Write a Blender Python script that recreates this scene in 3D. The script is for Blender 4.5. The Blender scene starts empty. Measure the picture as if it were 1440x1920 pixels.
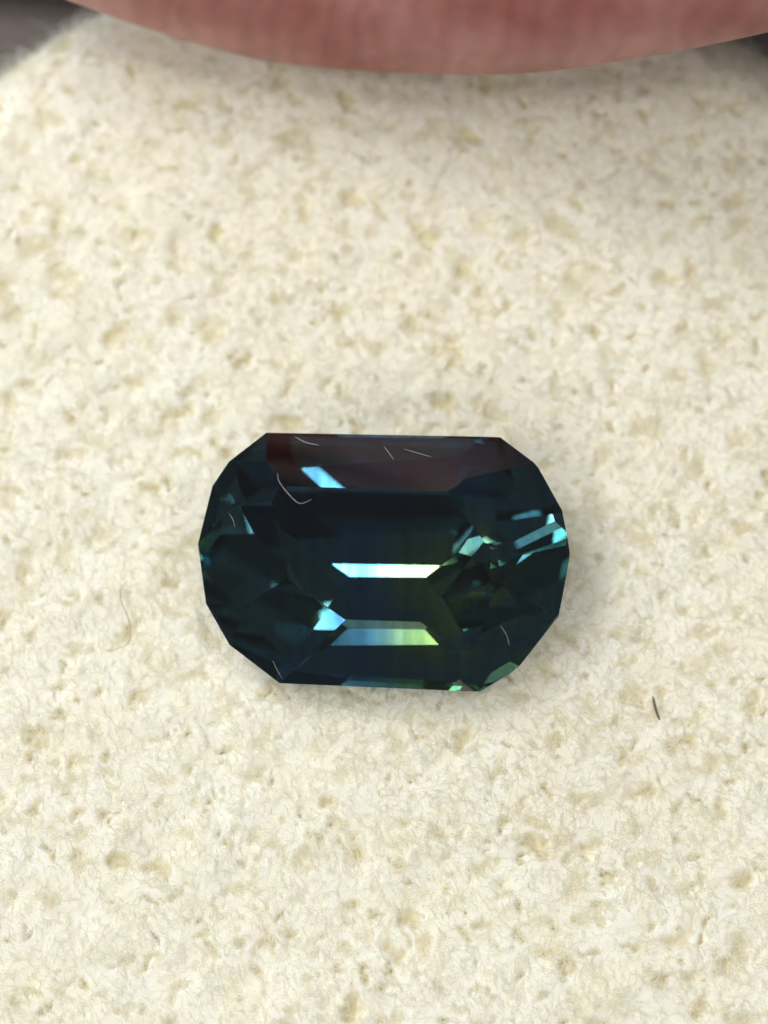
import bpy, bmesh, math, random
import numpy as np
from mathutils import Vector, Matrix

# ------------------------------------------------------------------ camera
# one Blender unit is one centimetre
SC = bpy.context.scene
SC.unit_settings.system = 'METRIC'
SC.unit_settings.scale_length = 0.01
C = SC.collection
PX = 0.8 / 697.0                      # centimetres per photograph pixel at the gem
TAU = math.radians(14)                # camera leans back this far from straight down
ZG = 0.1207                             # height of the gem's girdle above the felt
CAM2W = Matrix(((1, 0, 0), (0, math.cos(TAU), -math.sin(TAU)), (0, math.sin(TAU), math.cos(TAU))))
ORG = Vector((0, 0, ZG))
EYE = CAM2W @ Vector((0, 95 * PX, 8.0)) + ORG
cam_d = bpy.data.cameras.new('camera')
cam = bpy.data.objects.new('camera', cam_d); C.objects.link(cam)
cam.matrix_world = Matrix.Translation(EYE) @ CAM2W.to_4x4()
cam_d.sensor_fit = 'VERTICAL'; cam_d.sensor_height = 24.0
cam_d.lens = 12.0 / (960 * PX / 8.0)
cam_d.clip_start = 0.1; cam_d.clip_end = 2000
cam_d.dof.use_dof = True
cam_d.dof.focus_distance = 7.95
cam_d.dof.aperture_fstop = 0.32
cam_d.dof.aperture_blades = 0
SC.camera = cam

def ray(px, py, z):
    """world point where the sight line of photograph pixel (px, py) meets height z (used to lay things out)"""
    d = CAM2W @ Vector(((px - 720) * PX, (960 - py) * PX, -8.0))
    t = (z - EYE.z) / d.z
    return EYE + d * t

# ------------------------------------------------------------------ light
W = bpy.data.worlds.new('World'); SC.world = W; W.use_nodes = True
bg = W.node_tree.nodes['Background']
bg.inputs['Color'].default_value = (0.92, 0.96, 1.0, 1)
bg.inputs['Strength'].default_value = 0.11

def lamp(name, d, dist, rad, radiance, col):
    l = bpy.data.lights.new(name, 'AREA'); l.shape = 'DISK'; l.size = 2 * rad
    l.energy = radiance * math.pi * math.pi * rad * rad
    l.color = col
    o = bpy.data.objects.new(name, l); C.objects.link(o)
    d = Vector(d).normalized()
    o.location = d * dist + ORG
    o.rotation_euler = d.to_track_quat('Z', 'Y').to_euler()
    return o

lamp('window_light', (-0.57, 0.48, 0.67), 22, 6.4, 6.6, (1.0, 0.985, 0.955))
lamp('fill_light', (0.62, 0.05, 0.78), 60, 15, 0.6, (1.0, 0.985, 0.955))
lamp('front_light', (-0.55, -0.53, 0.64), 60, 14, 1.6, (1.0, 0.985, 0.955))  # added fill from the front left, lightens the stone's shadow
lamp('rim_light', (-0.55, 0.78, 0.30), 60, 8.2, 16.0, (0.82, 0.91, 1.0))
lamp('flash_lamp', (-0.035, -0.618, 0.785), 60, 3.30, 27.00, (1, 0.97, 0.92))  # this and the next eight: unseen lamps added to make the facets flash
lamp('flash_lamp', (0.140, 0.436, 0.889), 60, 3.20, 20.00, (1, 0.97, 0.92))
lamp('flash_lamp', (0.200, 0.013, 0.980), 60, 4.40, 11.00, (1, 0.97, 0.92))
lamp('flash_lamp', (0.539, -0.055, 0.840), 60, 4.00, 18.00, (1, 0.97, 0.92))
lamp('flash_lamp', (-0.360, -0.708, 0.607), 60, 4.00, 24.00, (1, 0.97, 0.92))
lamp('flash_lamp', (0.100, -0.031, 0.994), 60, 4.60, 2.00, (1, 0.97, 0.92))
lamp('flash_lamp', (-0.599, -0.125, 0.791), 60, 4.60, 26.00, (1, 0.97, 0.92))
lamp('flash_lamp', (-0.399, -0.222, 0.890), 60, 4.60, 5.00, (1, 0.97, 0.92))
lamp('flash_lamp', (0.010, 0.182, 0.983), 60, 2.60, 5.00, (1, 0.97, 0.92))

SC.view_settings.view_transform = 'Standard'
SC.view_settings.look = 'None'
SC.view_settings.exposure = 0.0
SC.view_settings.gamma = 1.0
cy = SC.cycles
SC.render.engine = 'CYCLES'
cy.max_bounces = 20; cy.transmission_bounces = 16; cy.glossy_bounces = 16; cy.diffuse_bounces = 6
cy.transparent_max_bounces = 16
cy.blur_glossy = 0.0
cy.sample_clamp_indirect = 14.0
cy.caustics_reflective = True; cy.caustics_refractive = True
cy.use_denoising = True
SC.cycles_curves.shape = 'RIBBONS'

rng = np.random.default_rng(7)
random.seed(7)

# ------------------------------------------------------------------ helpers
def mat(name):
    m = bpy.data.materials.new(name); m.use_nodes = True
    nt = m.node_tree
    for n in list(nt.nodes): nt.nodes.remove(n)
    out = nt.nodes.new('ShaderNodeOutputMaterial')
    return m, nt, out

def N(nt, typ, **kw):
    n = nt.nodes.new(typ)
    for k, v in kw.items():
        if k.startswith('i_'):
            n.inputs[k[2:].replace('_', ' ')].default_value = v
        else:
            setattr(n, k, v)
    return n

def ramp(nt, stops):
    r = nt.nodes.new('ShaderNodeValToRGB'); cr = r.color_ramp
    cr.elements[0].position, cr.elements[0].color = stops[0][0], (*stops[0][1], 1)
    cr.elements[1].position, cr.elements[1].color = stops[-1][0], (*stops[-1][1], 1)
    for p, c in stops[1:-1]:
        e = cr.elements.new(p); e.color = (*c, 1)
    return r

def mesh_obj(name, verts, faces, m, parent=None, smooth=True, loc=None):
    me = bpy.data.meshes.new(name)
    me.from_pydata([tuple(v) for v in verts], [], [tuple(f) for f in faces])
    me.update()
    if smooth: me.polygons.foreach_set('use_smooth', [True] * len(me.polygons))
    if m: me.materials.append(m)
    o = bpy.data.objects.new(name, me); C.objects.link(o)
    if parent: o.parent = parent
    if loc is not None: o.location = loc
    return o

def tag(o, label=None, cat=None, group=None, kind=None):
    if label: o['label'] = label
    if cat: o['category'] = cat
    if group: o['group'] = group
    if kind: o['kind'] = kind
    return o

# smooth lattice noise in numpy (used for the felt's relief and the fibres' flow)
def vnoise(x, y, seed):
    r = np.random.default_rng(seed); n = 256
    tab = r.random((n, n))
    xi = np.floor(x).astype(int); yi = np.floor(y).astype(int)
    fx = x - xi; fy = y - yi
    fx = fx * fx * fx * (fx * (6 * fx - 15) + 10); fy = fy * fy * fy * (fy * (6 * fy - 15) + 10)
    a = tab[xi % n, yi % n]; b = tab[(xi + 1) % n, yi % n]
    c = tab[xi % n, (yi + 1) % n]; d = tab[(xi + 1) % n, (yi + 1) % n]
    return (a * (1 - fx) + b * fx) * (1 - fy) + (c * (1 - fx) + d * fx) * fy

def fbm(x, y, seed, octs=3):
    s = 0; a = 0.5; t = 0
    for k in range(octs):
        s = s + a * vnoise(x * 2 ** k + 17.3 * k, y * 2 ** k - 9.1 * k, seed + k); t += a; a *= 0.55
    return s / t

# ------------------------------------------------------------------ the tabletop and what is behind
m_table, nt, out = mat('grey_brown_tabletop')
b = N(nt, 'ShaderNodeBsdfPrincipled', i_Roughness=0.55)
tc = N(nt, 'ShaderNodeTexCoord'); no = N(nt, 'ShaderNodeTexNoise', i_Scale=0.6, i_Detail=6.0)
r = ramp(nt, [(0.3, (0.13, 0.108, 0.10)), (0.7, (0.19, 0.16, 0.15))])
nt.links.new(tc.outputs['Object'], no.inputs['Vector']); nt.links.new(no.outputs['Fac'], r.inputs['Fac'])
nt.links.new(r.outputs['Color'], b.inputs['Base Color']); nt.links.new(b.outputs[0], out.inputs['Surface'])
TZ = -0.62
n = 12
tv = [((i / n - .5) * 160, (j / n - .5) * 160, 0.0) for j in range(n + 1) for i in range(n + 1)]
tf = [(j * (n + 1) + i, j * (n + 1) + i + 1, (j + 1) * (n + 1) + i + 1, (j + 1) * (n + 1) + i) for j in range(n) for i in range(n)]
tag(mesh_obj('tabletop', tv, tf, m_table, loc=(0, 0, TZ)), kind='structure')

m_strip, nt, out = mat('dark_brown_strip')  # flat dark brown slab for the dark band behind the pad
b = N(nt, 'ShaderNodeBsdfPrincipled', i_Roughness=0.9)
tc = N(nt, 'ShaderNodeTexCoord'); no = N(nt, 'ShaderNodeTexNoise', i_Scale=3.0, i_Detail=6.0)
r = ramp(nt, [(0.3, (0.035, 0.024, 0.022)), (0.7, (0.06, 0.042, 0.04))])
nt.links.new(tc.outputs['Object'], no.inputs['Vector']); nt.links.new(no.outputs['Fac'], r.inputs['Fac'])
nt.links.new(r.outputs['Color'], b.inputs['Base Color']); nt.links.new(b.outputs[0], out.inputs['Surface'])
p = ray(0, 8, TZ); q = ray(200, 14, TZ)
sl = (q - p).normalized(); up_ = Vector((-sl.y, sl.x, 0)); c0 = p - sl * 9; c1 = p + sl * 14
top = [c0, c1, c1 + up_ * 16, c0 + up_ * 16]
mv = [(v - c0) + Vector((0, 0, z)) for z in (0.004, 0.09) for v in top]
mo = mesh_obj('dark_strip', mv, [(3, 2, 1, 0), (4, 5, 6, 7), (0, 1, 5, 4), (1, 2, 6, 5), (2, 3, 7, 6), (3, 0, 4, 7)], m_strip, smooth=False, loc=c0)
bv = mo.modifiers.new('soft_edge', 'BEVEL'); bv.width = 0.03; bv.segments = 3
tag(mo, 'dark brown blurred strip lying on the grey tabletop behind the pad', 'mat')

# ------------------------------------------------------------------ the gemstone's facet planes
GEM = {
    'head': (-0.03935, -0.02807, 0.11151, -0.00914, 0.03),
    'edge': (
        (0.66451, 0.89248, 0.02479, 0.66, 0.1413, 0.66434, 0.01667, 0.01416, 0.01094),
        (0.82033, 0.9616, 0.03817, 0.79484, 0.04023, 0.64391, 0.21761, 0.2982, -0.05439),
        (0.58272, 0.98508, 0.02166, 0.7195, 0.06438, 0.71998, -0.26288, 0.35, 0.0266),
        (0.54411, 1.01892, 0.11452, 0.73599, 0.11873, 0.77023, -0.18507, 0.35, 0.04336),
        (0.64772, 0.85165, 0.05531, 0.68408, 0.13107, 0.78, -0.17005, 0.06749, 0.0352),
        (0.6856, 1.09735, 0.08702, 0.90268, 0.03087, 0.62555, 0.04966, 0.04572, -0.01764),
        (0.69214, 1.03895, 0.05083, 0.91202, 0.05055, 0.72692, 0.24541, -0.3179, -0.04815),
        (0.62742, 1.02357, 0.06686, 0.72019, 0.11338, 0.64489, 0.04, 0.03602, -0.00885),
        (0.4819, 1.05778, 0.08507, 0.79265, 0.15028, 0.66882, 0.25985, -0.23623, -0.03326),
        (0.55892, 0.93673, 0.02, 0.74088, 0.05826, 0.65516, -0.08521, -0.18752, -0.03128),
        (0.49169, 1.17264, 0.08879, 0.82802, 0.08362, 0.67421, 0.06438, 0.33475, 0.04882),
        (0.68619, 0.9537, 0.10961, 0.69854, 0.11664, 0.61657, 0.19188, 0.32439, -0.00898),
        (0.6194, 0.93549, 0.07745, 0.67116, 0.03024, 0.74472, 0.3, 0.11447, 0.0288),
        (0.75969, 0.96202, 0.04889, 0.81961, 0.15706, 0.64752, -0.13397, 0.03135, -0.00031),
    ),
    'small': (
        (0.63661, 0.31901, 0.70211, 0.27869),
        (0.58404, -0.14172, -0.79925, 0.26858),
        (0.59033, 0.31126, -0.74473, 0.27005),
        (0.44624, -0.34627, 0.8252, 0.20729),
        (0.25467, 0.22364, 0.94081, 0.16987),
        (0.15062, -0.68588, 0.71196, 0.21762),
        (0.753, -0.02697, 0.65747, 0.30247),
        (0.29796, -0.56626, 0.76849, 0.21305),
        (0.38043, -0.58053, -0.7199, 0.26431),
        (0.10852, -0.06144, 0.99219, 0.13219),
        (0.47406, -0.05783, 0.87859, 0.20458),
        (0.42791, -0.07451, 0.90074, 0.19548),
        (0.40996, 0.29351, 0.86359, 0.19727),
        (0.55667, -0.13547, 0.81961, 0.22373),
        (0.39178, 0.14117, 0.90916, 0.19341),
        (0.54352, -0.03387, 0.83872, 0.2226),
        (0.24009, -0.30714, 0.92088, 0.16556),
        (0.57374, -0.43183, 0.69595, 0.26416),
        (0.54778, 0.46807, -0.69343, 0.27618),
        (0.57895, -0.39399, -0.71385, 0.26766),
        (0.33932, 0.46976, 0.81498, 0.21196),
        (0.57291, -0.56345, -0.59523, 0.2912),
    )}
OUT = ((500,812),(938,820),(1006,871),(1054,957),(1070,1045),(1047,1156),(969,1255),(900,1297),(525,1281),(431,1209),(387,1132),(372,1020),(399,912),(430,866))
def gem_planes():
    """facet planes in the order table, then per girdle edge: girdle, crown, three pavilion tiers"""
    ta, tb, ht, t1, t2 = GEM['head']
    ca, sa, cb, sb = math.cos(ta), math.sin(ta), math.cos(tb), math.sin(tb)
    R = np.array([[1, 0, 0], [0, ca, -sa], [0, sa, ca]]) @ np.array([[cb, 0, sb], [0, 1, 0], [-sb, 0, cb]])
    e = np.array([0, 95 * PX, 8.0]); nz = R[:, 2]
    P = np.array([((x - 720) * PX, (1055 - y) * PX, 0.0) for x, y in OUT])
    D = P - e; t = -(e @ nz) / (D @ nz); G2 = ((e + D * t[:, None]) @ R)[:, :2]
    pl = [(np.array([math.sin(t1), math.sin(t2), 1.0]), ht, 'table')]
    g = 0.012; n = len(OUT)
    for i in range(n):
        a = G2[i]; b = G2[(i + 1) % n]; m = (a + b) / 2; ed = b - a
        q = np.array([-ed[1], ed[0]]); q /= np.linalg.norm(q)
        if q @ m < 0: q = -q
        h = q @ m
        pl.append((np.array([q[0], q[1], 0]), h, 'girdle'))
        c, p1, u1, p2, u2, p3, z2, z3, z1 = GEM['edge'][i]
        pl.append((np.array([q[0] * math.sin(c), q[1] * math.sin(c), math.cos(c)]), math.sin(c) * h + math.cos(c) * g, 'crown'))
        pt = np.array([m[0], m[1], -g])
        for th, u, az in ((p1, u1, z1), (p2, u2, z2), (p3, 0, z3)):
            w = (math.cos(az) * q[0] - math.sin(az) * q[1], math.sin(az) * q[0] + math.cos(az) * q[1])
            k = np.array([w[0] * math.sin(th), w[1] * math.sin(th), -math.cos(th)])
            pl.append((k, k @ pt, 'pavilion'))
            pt = pt + np.array([-q[0] * u, -q[1] * u, -u * math.tan(th)])
    for kx, ky, kz, d in GEM['small']:             # the small cuts that break up both ends
        pl.append((np.array([kx, ky, kz]), d, 'crown' if kz > 0 else 'pavilion'))
    return [(k / np.linalg.norm(k), d / np.linalg.norm(k), l) for k, d, l in pl], R

PL, GR = gem_planes()
TOW = np.array(CAM2W) @ GR                 # gem frame to world
def under_gem(P):
    """keep only the fibres that do not run through the stone"""
    Q = (P - np.array(ORG)) @ TOW
    K = np.array([k for k, d, l in PL]); D = np.array([d for k, d, l in PL])
    near = np.abs(Q).max((1, 2)) < 0.6
    keep = np.ones(len(P), bool)
    q = Q[near]
    # points along each fibre, between the knots too
    q = np.concatenate([q, (q[:, 1:] + q[:, :-1]) / 2], 1)
    keep[near] = ~((q @ K.T) <= D + 0.004).all(2).any(1)
    return keep

# ------------------------------------------------------------------ the round felt pad
PC = ray(740, 1022, 0.0); PR = 1.45
def pad_height(x, y, pits=True):
    """relief of the matted nap at world x, y: soft swells and small pits"""
    u = x + 0.03 * (vnoise(x * 22, y * 22, 91) - .5); v = y + 0.03 * (vnoise(x * 22, y * 22, 92) - .5)
    ca, sa = math.cos(0.5), math.sin(0.5)
    p = (ca * u + sa * v); q = (-sa * u + ca * v)
    big = fbm(p * 6, q * 8, 11, 2)
    mid = fbm(p * 15, q * 22, 21, 3)
    h = 0.012 * (big - .5) + 0.006 * (mid - .5)
    if pits: h = h - 0.012 * pit_map(x, y) ** 1.3
    return h

def pit_map(x, y):
    """0 on the matted nap, 1 in the small gaps where the fibres part"""
    x = np.asarray(x, float); y = np.asarray(y, float)
    u = x + 0.035 * (vnoise(x * 26, y * 26, 91) - .5) + 0.012 * (vnoise(x * 90, y * 90, 93) - .5)
    v = y + 0.035 * (vnoise(x * 26, y * 26, 92) - .5) + 0.012 * (vnoise(x * 90, y * 90, 94) - .5)
    m = np.zeros(x.shape)
    for cell, prob, r0, r1, sd in ((0.060, 0.75, .008, .023, 5), (0.040, 0.45, .003, .0085, 6)):
        t = np.random.default_rng(sd).random((6, 128, 128))
        ci = np.floor(u / cell).astype(int); cj = np.floor(v / cell).astype(int)
        for di in (-1, 0, 1):
            for dj in (-1, 0, 1):
                i = (ci + di) % 128; j = (cj + dj) % 128
                px = (ci + di + t[0, i, j]) * cell; py = (cj + dj + t[1, i, j]) * cell
                r = np.where(t[2, i, j] < prob, r0 + (r1 - r0) * t[3, i, j] ** 2, 1e-4)
                a = 0.35 + 1.1 * (t[4, i, j] - .5) * 2; ca, sa = np.cos(a), np.sin(a)
                dx = u - px; dy = v - py
                e = np.hypot((ca * dx + sa * dy) / 1.5, -sa * dx + ca * dy) / r
                m = np.maximum(m, np.clip(1.35 - e, 0, 1) * (0.25 + 0.75 * t[5, i, j] ** 1.5))
    return m

def pad_edge(rr):
    """rounded shoulder: drop of the surface towards the rim"""
    e = 0.16
    t = np.clip((rr - (PR - e)) / e, 0, 1)
    return -e * (1 - np.sqrt(np.clip(1 - t * t, 0, 1)))

m_felt, nt, out = mat('cream_felt')
b = N(nt, 'ShaderNodeBsdfPrincipled', i_Roughness=1.0)
b.inputs['Specular IOR Level'].default_value = 0.0
b.inputs['Subsurface Weight'].default_value = 0.8
b.inputs['Subsurface Radius'].default_value = (0.035, 0.028, 0.018)
b.inputs['Subsurface Scale'].default_value = 1.0
tc = N(nt, 'ShaderNodeTexCoord'); no = N(nt, 'ShaderNodeTexNoise', i_Scale=9.0, i_Detail=5.0)
r = ramp(nt, [(0.3, (0.875, 0.845, 0.715)), (0.7, (0.895, 0.88, 0.80))])
nt.links.new(tc.outputs['Object'], no.inputs['Vector']); nt.links.new(no.outputs['Fac'], r.inputs['Fac'])
at = N(nt, 'ShaderNodeAttribute', attribute_name='nap_gap')
rg = ramp(nt, [(0.0, (0, 0, 0)), (0.85, (1, 1, 1))]); nt.links.new(at.outputs['Fac'], rg.inputs['Fac'])
mg = N(nt, 'ShaderNodeMix', data_type='RGBA'); mg.inputs[7].default_value = (0.74, 0.68, 0.46, 1)
nt.links.new(rg.outputs['Color'], mg.inputs['Factor']); nt.links.new(r.outputs['Color'], mg.inputs[6])
nt.links.new(mg.outputs[2], b.inputs['Base Color'])
nf = N(nt, 'ShaderNodeTexNoise', i_Scale=70.0, i_Detail=3.0)
bp = N(nt, 'ShaderNodeBump', i_Strength=0.2, i_Distance=0.01)
nt.links.new(tc.outputs['Object'], nf.inputs['Vector']); nt.links.new(nf.outputs['Fac'], bp.inputs['Height'])
nt.links.new(bp.outputs[0], b.inputs['Normal'])
nt.links.new(b.outputs[0], out.inputs['Surface'])

pad = tag(bpy.data.objects.new('felt_pad', None), 'round cream felt pad with a fuzzy nap, the gemstone resting on it', 'felt pad')
C.objects.link(pad); pad.location = (PC.x, PC.y, TZ)
# body: a disc of rings with a rounded rim, then a side wall and a bottom
nr, na = 320, 1500
rad = np.concatenate([np.linspace(0.0, 1.0, nr + 1)[1:] ** 0.80 * PR])
ang = np.arange(na) * 2 * math.pi / na
RR, AA = np.meshgrid(rad, ang, indexing='ij')
XX = PC.x + RR * np.cos(AA); YY = PC.y + RR * np.sin(AA)
ZZ = pad_edge(RR) + pad_height(XX, YY)
# the stone presses a dent into the felt
Q = (np.stack([XX, YY, np.zeros_like(XX)], 2) - np.array(ORG))
k_w = [(TOW @ k, d) for k, d, l in PL]
zlow = np.full(XX.shape, -9.0)           # underside of the stone over each point of the pad
zhigh = np.full(XX.shape, 9.0)
for k, d in k_w:
    zz = (d - k[0] * Q[..., 0] - k[1] * Q[..., 1]) / (k[2] if abs(k[2]) > 1e-6 else 1e-6)
    if k[2] < 0: zlow = np.maximum(zlow, zz)
    else: zhigh = np.minimum(zhigh, zz)
zlow += ZG; zhigh += ZG
ZZ = np.where(zlow < zhigh, np.minimum(ZZ, zlow - 0.006), ZZ)
V = [np.stack([XX.ravel() - PC.x, YY.ravel() - PC.y, ZZ.ravel() - TZ], 1)]
for k, (dz, rr) in enumerate(((-0.30, PR + .01), (-0.45, PR + .005), (TZ + 0.004, PR - 0.03))):
    V.append(np.stack([rr * np.cos(ang), rr * np.sin(ang), np.full(na, dz - TZ)], 1))
V.append(np.array([[0, 0, float(ZZ[0].mean()) - TZ]]))
V = np.concatenate(V); nrows = nr + 3; ctr = len(V) - 1
F = []
i0 = np.arange(na); i1 = (i0 + 1) % na
for k in range(nrows - 1):
    F.append(np.stack([k * na + i0, (k + 1) * na + i0, (k + 1) * na + i1, k * na + i1], 1))
F = np.concatenate(F).tolist() + [(ctr, int(a), int(c)) for a, c in zip(i0, i1)]
felt = mesh_obj('felt_body', V, F, m_felt, pad)
# pit mask: the felt colour turns yellower and darker in the gaps
gap = np.zeros(len(V), np.float32); gap[:nr * na] = pit_map(XX, YY).ravel()
felt.data.attributes.new('nap_gap', 'FLOAT', 'POINT').data.foreach_set('value', gap)

# the nap: many thin curled fibres lying over the body
m_nap, nt, out = mat('felt_fibre')
df = N(nt, 'ShaderNodeBsdfDiffuse', i_Color=(0.92, 0.91, 0.85, 1))
tr = N(nt, 'ShaderNodeBsdfTranslucent', i_Color=(0.92, 0.91, 0.85, 1))
mx = N(nt, 'ShaderNodeMixShader', i_Fac=0.75)
nt.links.new(df.outputs[0], mx.inputs[1]); nt.links.new(tr.outputs[0], mx.inputs[2]); nt.links.new(mx.outputs[0], out.inputs['Surface'])

def fibres(n, length, radius, lift, curl, seed, rim=False):
    r = np.random.default_rng(seed); k = 6
    if rim:
        rr = PR - np.abs(r.normal(0, .05, n)) + 0.015; aa = r.uniform(0, 2 * math.pi, n)
        x = PC.x + rr * np.cos(aa); y = PC.y + rr * np.sin(aa)
    else:
        x = r.uniform(-0.95, 0.95, 2 * n); y = r.uniform(-1.25, 1.35, 2 * n)
        dd = np.hypot(x - PC.x, y - PC.y); ok = dd < PR
        keep = ok & (r.random(2 * n) < 1 - 0.95 * pit_map(x, y))
        x = x[keep][:n]; y = y[keep][:n]; n = len(x)
    flow = 0.6 + 3.0 * (fbm(x * 6, y * 6, 71, 2) - .5) * 2
    a = flow + r.normal(0, 1.0, n)
    if rim:
        a = np.arctan2(y - PC.y, x - PC.x) + r.normal(0, .7, n)
    L = length * np.exp(r.normal(0, .4, n))
    P = np.zeros((n, k, 3)); cx, cy_ = x.copy(), y.copy()
    da = r.normal(0, curl, n)
    s = np.linspace(0, 1, k)
    up = lift * np.abs(r.normal(0, 1, n))
    for j in range(k):
        rr = np.hypot(cx - PC.x, cy_ - PC.y)
        z = pad_edge(np.minimum(rr, PR)) + pad_height(cx, cy_, False)
        z = z - np.clip(rr - PR, 0, 1) * 0.4
        arch = np.sin(s[j] * math.pi * 0.85)
        P[:, j] = np.stack([cx, cy_, z - 0.0015 + up * arch], 1)
        cx = cx + np.cos(a) * L / (k - 1); cy_ = cy_ + np.sin(a) * L / (k - 1)
        a = a + da / (k - 1) + r.normal(0, .25, n)
    if not rim:
        mid = P[:, 2:5].mean(1)
        P = P[r.random(len(P)) > 1.2 * pit_map(mid[:, 0], mid[:, 1])]
    P = P[under_gem(P)]
    return P, radius * np.exp(r.normal(0, .25, len(P)))

def hair(name, sets, m, parent, origin):
    hc = bpy.data.hair_curves.new(name)
    P = np.concatenate([p for p, q in sets]); R = np.concatenate([q for p, q in sets])
    n, k = P.shape[:2]
    hc.add_curves([k] * n)
    P = (P - np.array(origin)).astype(np.float32)
    hc.attributes['position'].data.foreach_set('vector', P.ravel())
    ra = hc.attributes.get('radius') or hc.attributes.new('radius', 'FLOAT', 'POINT')
    tap = np.array([0.7, 1, 1, 1, .8, .35])
    ra.data.foreach_set('value', (R[:, None] * tap[None]).astype(np.float32).ravel())
    hc.materials.append(m)
    o = bpy.data.objects.new(name, hc); C.objects.link(o); o.parent = parent
    return o

nap = hair('felt_nap', [fibres(90000, 0.034, 0.0010, 0.003, 2.0, 3), fibres(1200, 0.08, 0.0008, 0.008, 2.5, 4),
                        fibres(8000, 0.038, 0.0008, 0.018, 1.6, 5, rim=True)], m_nap, pad, (PC.x, PC.y, TZ))
tag(nap, kind='stuff')

# the stone's mesh
def clip(poly, k, d):
    res = []
    for i in range(len(poly)):
        a, b = poly[i], poly[(i + 1) % len(poly)]
        da, db = a @ k - d, b @ k - d
        if da <= 0: res.append(a)
        if (da < 0 < db) or (db < 0 < da): res.append(a + (b - a) * (da / (da - db)))
    return res

facets = {'table': [], 'crown': [], 'girdle': [], 'pavilion': []}
for i, (k, d, l) in enumerate(PL):
    u = np.cross(k, [0.3, 0.5, 0.8]); u /= np.linalg.norm(u); v = np.cross(k, u)
    poly = [k * d + 3 * (su * u + sv * v) for su, sv in ((-1, -1), (1, -1), (1, 1), (-1, 1))]
    for j, (k2, d2, l2) in enumerate(PL):
        if j != i and poly: poly = clip(poly, k2, d2)
    if len(poly) >= 3: facets[l].append(poly)
allp = []
def weld(p):
    for i, q in enumerate(allp):
        if abs(p - q).max() < 2e-5: return i
    allp.append(p); return len(allp) - 1

m_gem, nt, out = mat('teal_sapphire')
geo = N(nt, 'ShaderNodeNewGeometry'); tc = N(nt, 'ShaderNodeTexCoord')
gl = N(nt, 'ShaderNodeBsdfGlass', i_IOR=1.77, i_Roughness=0.0)
gl.distribution = 'GGX' if hasattr(gl, 'distribution') else gl.distribution
sx = N(nt, 'ShaderNodeSeparateXYZ')
nt.links.new(tc.outputs['Object'], sx.inputs[0])
# colour zoning of the stone: green ends, blue body, a yellow zone right of the middle
nz_ = N(nt, 'ShaderNodeTexNoise', i_Scale=5.0, i_Detail=2.0)
nt.links.new(tc.outputs['Object'], nz_.inputs['Vector'])
ab = N(nt, 'ShaderNodeMath', operation='ABSOLUTE'); nt.links.new(sx.outputs['X'], ab.inputs[0])
re = ramp(nt, [(0.0, (0.315, 0.49, 0.595)), (0.2, (0.325, 0.515, 0.585)), (0.37, (0.40, 0.58, 0.545))])
nt.links.new(ab.outputs[0], re.inputs['Fac'])
dx = N(nt, 'ShaderNodeVectorMath', operation='DISTANCE'); dx.inputs[1].default_value = (0.10, 0.035, -0.20)
nt.links.new(tc.outputs['Object'], dx.inputs[0])
ry = ramp(nt, [(0.04, (1, 1, 1)), (0.135, (0, 0, 0))])
nt.links.new(dx.outputs['Value'], ry.inputs['Fac'])
mxy = N(nt, 'ShaderNodeMix', data_type='RGBA')
nt.links.new(ry.outputs['Color'], mxy.inputs['Factor']); nt.links.new(re.outputs['Color'], mxy.inputs[6])
mxy.inputs[7].default_value = (0.72, 0.74, 0.36, 1)
mxb = N(nt, 'ShaderNodeMix', data_type='RGBA')
mxb.inputs[6].default_value = (1, 1, 1, 1)
# fine straight growth lines across the stone, and a little cloudiness
mpg = N(nt, 'ShaderNodeMapping'); mpg.inputs['Scale'].default_value = (46, 2.5, 2.5)
gn = N(nt, 'ShaderNodeTexNoise', i_Scale=1.0, i_Detail=3.0)
gr = ramp(nt, [(0.30, (0.72, 0.76, 0.80)), (0.52, (0.95, 0.95, 0.95)), (0.72, (1.12, 1.08, 1.02))])
nt.links.new(tc.outputs['Object'], mpg.inputs['Vector']); nt.links.new(mpg.outputs[0], gn.inputs['Vector']); nt.links.new(gn.outputs['Fac'], gr.inputs['Fac'])
mgl = N(nt, 'ShaderNodeMix', data_type='RGBA', blend_type='MULTIPLY'); mgl.inputs['Factor'].default_value = 1.0
nt.links.new(mxy.outputs[2], mgl.inputs[6]); nt.links.new(gr.outputs['Color'], mgl.inputs[7])
nt.links.new(geo.outputs['Backfacing'], mxb.inputs['Factor']); nt.links.new(mgl.outputs[2], mxb.inputs[7])
nt.links.new(mxb.outputs[2], gl.inputs['Color'])
nt.links.new(gl.outputs[0], out.inputs['Surface'])

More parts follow.
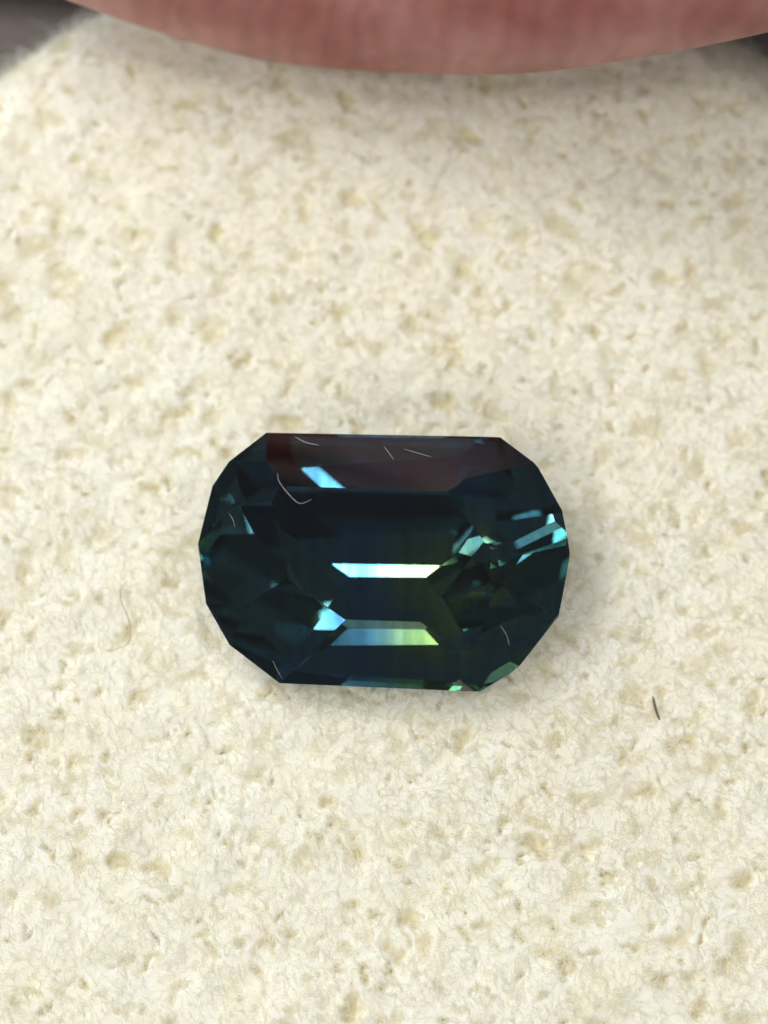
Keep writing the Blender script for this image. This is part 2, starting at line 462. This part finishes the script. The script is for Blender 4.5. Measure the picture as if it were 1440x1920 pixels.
gem = tag(bpy.data.objects.new('sapphire', None), 'dark teal cut sapphire with bright flashes lying on cream felt', 'gemstone')
C.objects.link(gem); gem.location = ORG
low = 0
for l in ('table', 'crown', 'girdle', 'pavilion'):
    vs, fs, loc = [], [], {}
    for poly in facets[l]:
        idx = []
        for p in poly:
            w = weld(p)
            if w not in idx: idx.append(w)
        if len(idx) < 3: continue
        P = [allp[i] for i in idx]
        nn = sum((np.cross(P[i] - P[0], P[i + 1] - P[0]) for i in range(1, len(P) - 1)), np.zeros(3))
        if nn @ sum(P) < 0: idx = idx[::-1]
        f = []
        for i in idx:
            if i not in loc:
                loc[i] = len(vs); vs.append(TOW @ allp[i])
            f.append(loc[i])
        fs.append(f)
    low = min(low, min(v[2] for v in vs))
    # pieces that do not touch one another are parts of their own
    grp = list(range(len(vs)))
    def root(i):
        while grp[i] != i: i = grp[i]
        return i
    for f in fs:
        for i in f[1:]: grp[root(i)] = root(f[0])
    for g in sorted({root(f[0]) for f in fs}):
        ff = [f for f in fs if root(f[0]) == g]
        used = sorted({i for f in ff for i in f}); at_ = {i: n_ for n_, i in enumerate(used)}
        mesh_obj(l, [vs[i] for i in used], [[at_[i] for i in f] for f in ff], m_gem, gem, smooth=False)
print('GEM lowest point above felt plane:', low + ZG, {k: len(v) for k, v in facets.items()})

# ------------------------------------------------------------------ the thumb
m_skin, nt, out = mat('skin')
b = N(nt, 'ShaderNodeBsdfPrincipled', i_Roughness=0.45)
b.inputs['Subsurface Weight'].default_value = 0.25
b.inputs['Subsurface Radius'].default_value = (0.12, 0.05, 0.03)
b.inputs['Subsurface Scale'].default_value = 1.0
b.inputs['Specular IOR Level'].default_value = 0.3
tc = N(nt, 'ShaderNodeTexCoord'); no = N(nt, 'ShaderNodeTexNoise', i_Scale=2.6, i_Detail=7.0)
r = ramp(nt, [(0.36, (0.36, 0.125, 0.108)), (0.64, (0.57, 0.285, 0.255))])
nt.links.new(tc.outputs['Object'], no.inputs['Vector']); nt.links.new(no.outputs['Fac'], r.inputs['Fac'])
wv = N(nt, 'ShaderNodeTexWave', i_Scale=5.2, i_Distortion=6.0, i_Detail=2.0, i_Detail_Scale=1.2)
wv.bands_direction = 'X'
mp = N(nt, 'ShaderNodeMapping'); mp.inputs['Rotation'].default_value = (0, 0, 0.35)
nt.links.new(tc.outputs['Object'], mp.inputs['Vector']); nt.links.new(mp.outputs[0], wv.inputs['Vector'])
mr = N(nt, 'ShaderNodeMix', data_type='RGBA', blend_type='MULTIPLY'); mr.inputs['Factor'].default_value = 0.10
nt.links.new(r.outputs['Color'], mr.inputs[6]); nt.links.new(wv.outputs['Color'], mr.inputs[7])
nt.links.new(mr.outputs[2], b.inputs['Base Color'])
bp = N(nt, 'ShaderNodeBump', i_Strength=0.15, i_Distance=0.012)
nt.links.new(wv.outputs['Fac'], bp.inputs['Height']); nt.links.new(bp.outputs[0], b.inputs['Normal'])
nt.links.new(b.outputs[0], out.inputs['Surface'])
m_nail, nt, out = mat('nail')
b = N(nt, 'ShaderNodeBsdfPrincipled', i_Roughness=0.25); b.inputs['Base Color'].default_value = (0.66, 0.40, 0.34, 1)
nt.links.new(b.outputs[0], out.inputs['Surface'])

TIP = ray(990, 168, 0.2)
def thumb_half(s):
    """half thickness and centre height of the thumb s centimetres behind its tip"""
    t = min(s / 1.45, 1.0)
    hz = 0.04 + 0.50 * (1 - (1 - t) ** 2.2) ** 0.62 + 0.06 * max(0, min(s - 1.0, 2))
    return hz, hz * 0.93 + 0.02 + 0.14 * max(0, s - 1.4) + 0.07 * max(0.0, 1 - s / 0.55) ** 1.4

def thumb_ring(s, k=72):
    """cross-section of the thumb s centimetres behind its tip"""
    wl = 1.40 * (1 - (1 - min(s / .36, 1)) ** 2.1) ** .5 + 0.05 * min(s, 1.5)
    wr = 1.20 * (1 - (1 - min(s / .36, 1)) ** 2.1) ** .5 + 0.05 * min(s, 1.5)
    if s > 2.2:                                    # slimmer behind the nail, then the knuckle
        f = 1 - 0.14 * math.sin(min((s - 2.2) / 1.2, 1) * math.pi / 2) + 0.10 * math.exp(-((s - 3.6) / .6) ** 2)
        wl *= f; wr *= f
    hz, cz = thumb_half(s)
    pts = []
    for i in range(k):
        a = 2 * math.pi * i / k
        ca, sa = math.cos(a), math.sin(a)
        px = (wr if ca > 0 else wl) * math.copysign(abs(ca) ** .9, ca)
        pz = cz + hz * math.copysign(abs(sa) ** .9, sa)
        if s < 1.6: pz = max(pz, -0.05 + 0.02 * abs(px))
        pz += 0.20 * max(0.0, px + 0.55) ** 1.3        # rolled: its right side is lifted off the pad
        pz += 0.20 * max(0.0, px + 0.6) * max(0.0, 1 - s / 0.9)
        pts.append((px, s, pz))
    return pts
S_ = [0.0015, .006, .014, .026, .042, .062, .088, .12, .16, .21, .27, .34, .42, .52, .65, .8, 1, 1.25, 1.5, 1.8, 2.1, 2.4, 2.7, 3, 3.3, 3.6, 3.9, 4.3, 4.8, 5.4, 6.0]
tv, tf = [], []; K = 72
for s in S_: tv += thumb_ring(s, K)
for j in range(len(S_) - 1):
    for i in range(K):
        tf.append((j * K + i, j * K + (i + 1) % K, (j + 1) * K + (i + 1) % K, (j + 1) * K + i))
tf.append(tuple(range(K - 1, -1, -1))); tf.append(tuple((len(S_) - 1) * K + i for i in range(K)))
thumb = tag(bpy.data.objects.new('person', None), 'blurred pink thumb tip pressing on the far edge of the felt pad', 'person')
C.objects.link(thumb); thumb.location = (TIP.x, TIP.y, 0)
thumb.rotation_euler = (0, 0, math.radians(-5))
th = mesh_obj('thumb', tv, tf, m_skin, thumb)
# nail: a curved plate on the upper side, set back from the tip
nv, nf = [], []
for j in range(13):
    s = 0.50 + 1.25 * j / 12; rg = thumb_ring(s, 72)
    for i in range(13):
        a = math.radians(48 + 84 * i / 12)
        hz, cz = thumb_half(s)
        ca, sa = math.cos(a), math.sin(a)
        w = 1.2
        nx = w * math.copysign(abs(ca) ** .9, ca) - .09
        nv.append((nx, s, cz + (hz + .018) * abs(sa) ** .9 + 0.20 * max(0.0, nx + 0.55) ** 1.3))
for j in range(12):
    for i in range(12):
        nf.append((j * 13 + i, j * 13 + i + 1, (j + 1) * 13 + i + 1, (j + 1) * 13 + i))
nl = mesh_obj('nail', nv, nf, m_nail, thumb)
md = nl.modifiers.new('thickness', 'SOLIDIFY'); md.thickness = 0.03; md.offset = -1

# ------------------------------------------------------------------ stray hairs and lint
def strand(name, pts, radius, m, label, cat, group):
    """a thin tapering tube through smoothed points"""
    pts = [Vector(p) for p in pts]
    path = []
    for i in range(len(pts) - 1):
        p0 = pts[max(i - 1, 0)]; p1 = pts[i]; p2 = pts[i + 1]; p3 = pts[min(i + 2, len(pts) - 1)]
        for q in range(6):
            t = q / 6
            path.append(0.5 * ((2 * p1) + (p2 - p0) * t + (2 * p0 - 5 * p1 + 4 * p2 - p3) * t * t + (3 * p1 - p0 - 3 * p2 + p3) * t ** 3))
    path.append(pts[-1])
    vs, fs = [], []; k = 6; o0 = path[0]
    for i, p in enumerate(path):
        d = (path[min(i + 1, len(path) - 1)] - path[max(i - 1, 0)]).normalized()
        a = d.cross(Vector((0, 0, 1))).normalized(); bb = d.cross(a)
        f = radius * (0.35 + 0.65 * math.sin(math.pi * (i + .6) / (len(path) + .2))) * random.uniform(.75, 1.1)
        for j in range(k):
            w = 2 * math.pi * j / k
            vs.append(p + (a * math.cos(w) + bb * math.sin(w)) * f - o0)
    for i in range(len(path) - 1):
        for j in range(k):
            fs.append((i * k + j, i * k + (j + 1) % k, (i + 1) * k + (j + 1) % k, (i + 1) * k + j))
    fs.append(tuple(range(k))[::-1]); fs.append(tuple((len(path) - 1) * k + j for j in range(k)))
    return tag(mesh_obj(name, vs, fs, m, loc=o0), label, cat, group)

def simple(name, col, rough=.6):
    m, nt, out = mat(name)
    b = N(nt, 'ShaderNodeBsdfPrincipled', i_Roughness=rough)
    no = N(nt, 'ShaderNodeTexNoise', i_Scale=40.0)
    r = ramp(nt, [(0.3, tuple(c * .8 for c in col)), (0.7, tuple(min(1, c * 1.15) for c in col))])
    tc = N(nt, 'ShaderNodeTexCoord'); nt.links.new(tc.outputs['Object'], no.inputs['Vector'])
    nt.links.new(no.outputs['Fac'], r.inputs['Fac']); nt.links.new(r.outputs['Color'], b.inputs['Base Color'])
    nt.links.new(b.outputs[0], out.inputs['Surface']); return m
m_hair = simple('tan_hair', (0.48, 0.44, 0.34)); m_hair2 = simple('dark_hair', (0.12, 0.11, 0.09)); m_lint = simple('pale_lint', (0.22, 0.20, 0.21))
def on_felt(px, py, dz=0.02):
    p = ray(px, py, 0.0)
    z = float(pad_height(np.array([p.x]), np.array([p.y]))[0])
    p = ray(px, py, z + dz); return p
strand('stray_hair', [on_felt(*p) for p in ((238, 1088), (226, 1106), (228, 1130), (239, 1155), (244, 1180), (241, 1205), (222, 1216), (198, 1221))], 0.0014, m_hair,
       'fine curved tan hair on the felt to the left of the sapphire', 'hair', 'stray hairs on the felt')
strand('stray_hair', [on_felt(*p) for p in ((1224, 1306), (1227, 1320), (1231, 1335), (1237, 1350))], 0.0036, m_hair2,
       'short dark straight hair on the felt to the lower right of the sapphire', 'hair', 'stray hairs on the felt')
INV = np.linalg.inv(TOW)
def on_gem(px, py, lift=0.002):
    """point where the sight line of a photograph pixel first meets the stone, a hair's breadth above it"""
    d = (CAM2W @ Vector(((px - 720) * PX, (960 - py) * PX, -8.0))).normalized()
    o = INV @ np.array(EYE - ORG); dd = INV @ np.array(d)
    t0 = 0; nn = None
    for k, dk, l in PL:
        den = k @ dd
        if den < 0:
            t = (dk - k @ o) / den
            if t > t0: t0 = t; nn = k
    p = o + dd * t0 + nn * lift
    return Vector(TOW @ p) + ORG
for name, pts, lab, r in (
    ('lint_fibre', ((553, 820), (574, 831), (598, 836)), 'pale lint fibre on the upper left crown of the sapphire', .0015),
    ('lint_fibre', ((720, 838), (729, 850), (738, 863)), 'short slanting lint fibre at the middle of the sapphire\'s upper crown', .0011),
    ('lint_fibre', ((757, 843), (781, 850), (809, 858)), 'pale flat-lying lint fibre on the sapphire\'s upper crown, right of the slanting one', .0010),
    ('lint_fibre', ((521, 888), (523, 903), (540, 925), (562, 944), (585, 936)), 'grey curled lint fibre at the upper left corner of the sapphire\'s table', .0014),
    ('lint_fibre', ((938, 1173), (949, 1190), (954, 1209)), 'pale hooked lint fibre on the dark lower right crown of the sapphire', .0016),
    ('lint_fibre', ((430, 962), (438, 975), (441, 988)), 'tiny lint fibre beside the bright flash at the sapphire\'s left end', .0009),
    ('lint_fibre', ((512, 1238), (520, 1255), (530, 1272)), 'pale lint fibre on the sapphire\'s lower left corner near the girdle', .0011)):
    strand(name, [on_gem(*p) for p in pts], r, m_lint, lab, 'lint', 'lint fibres on the sapphire')
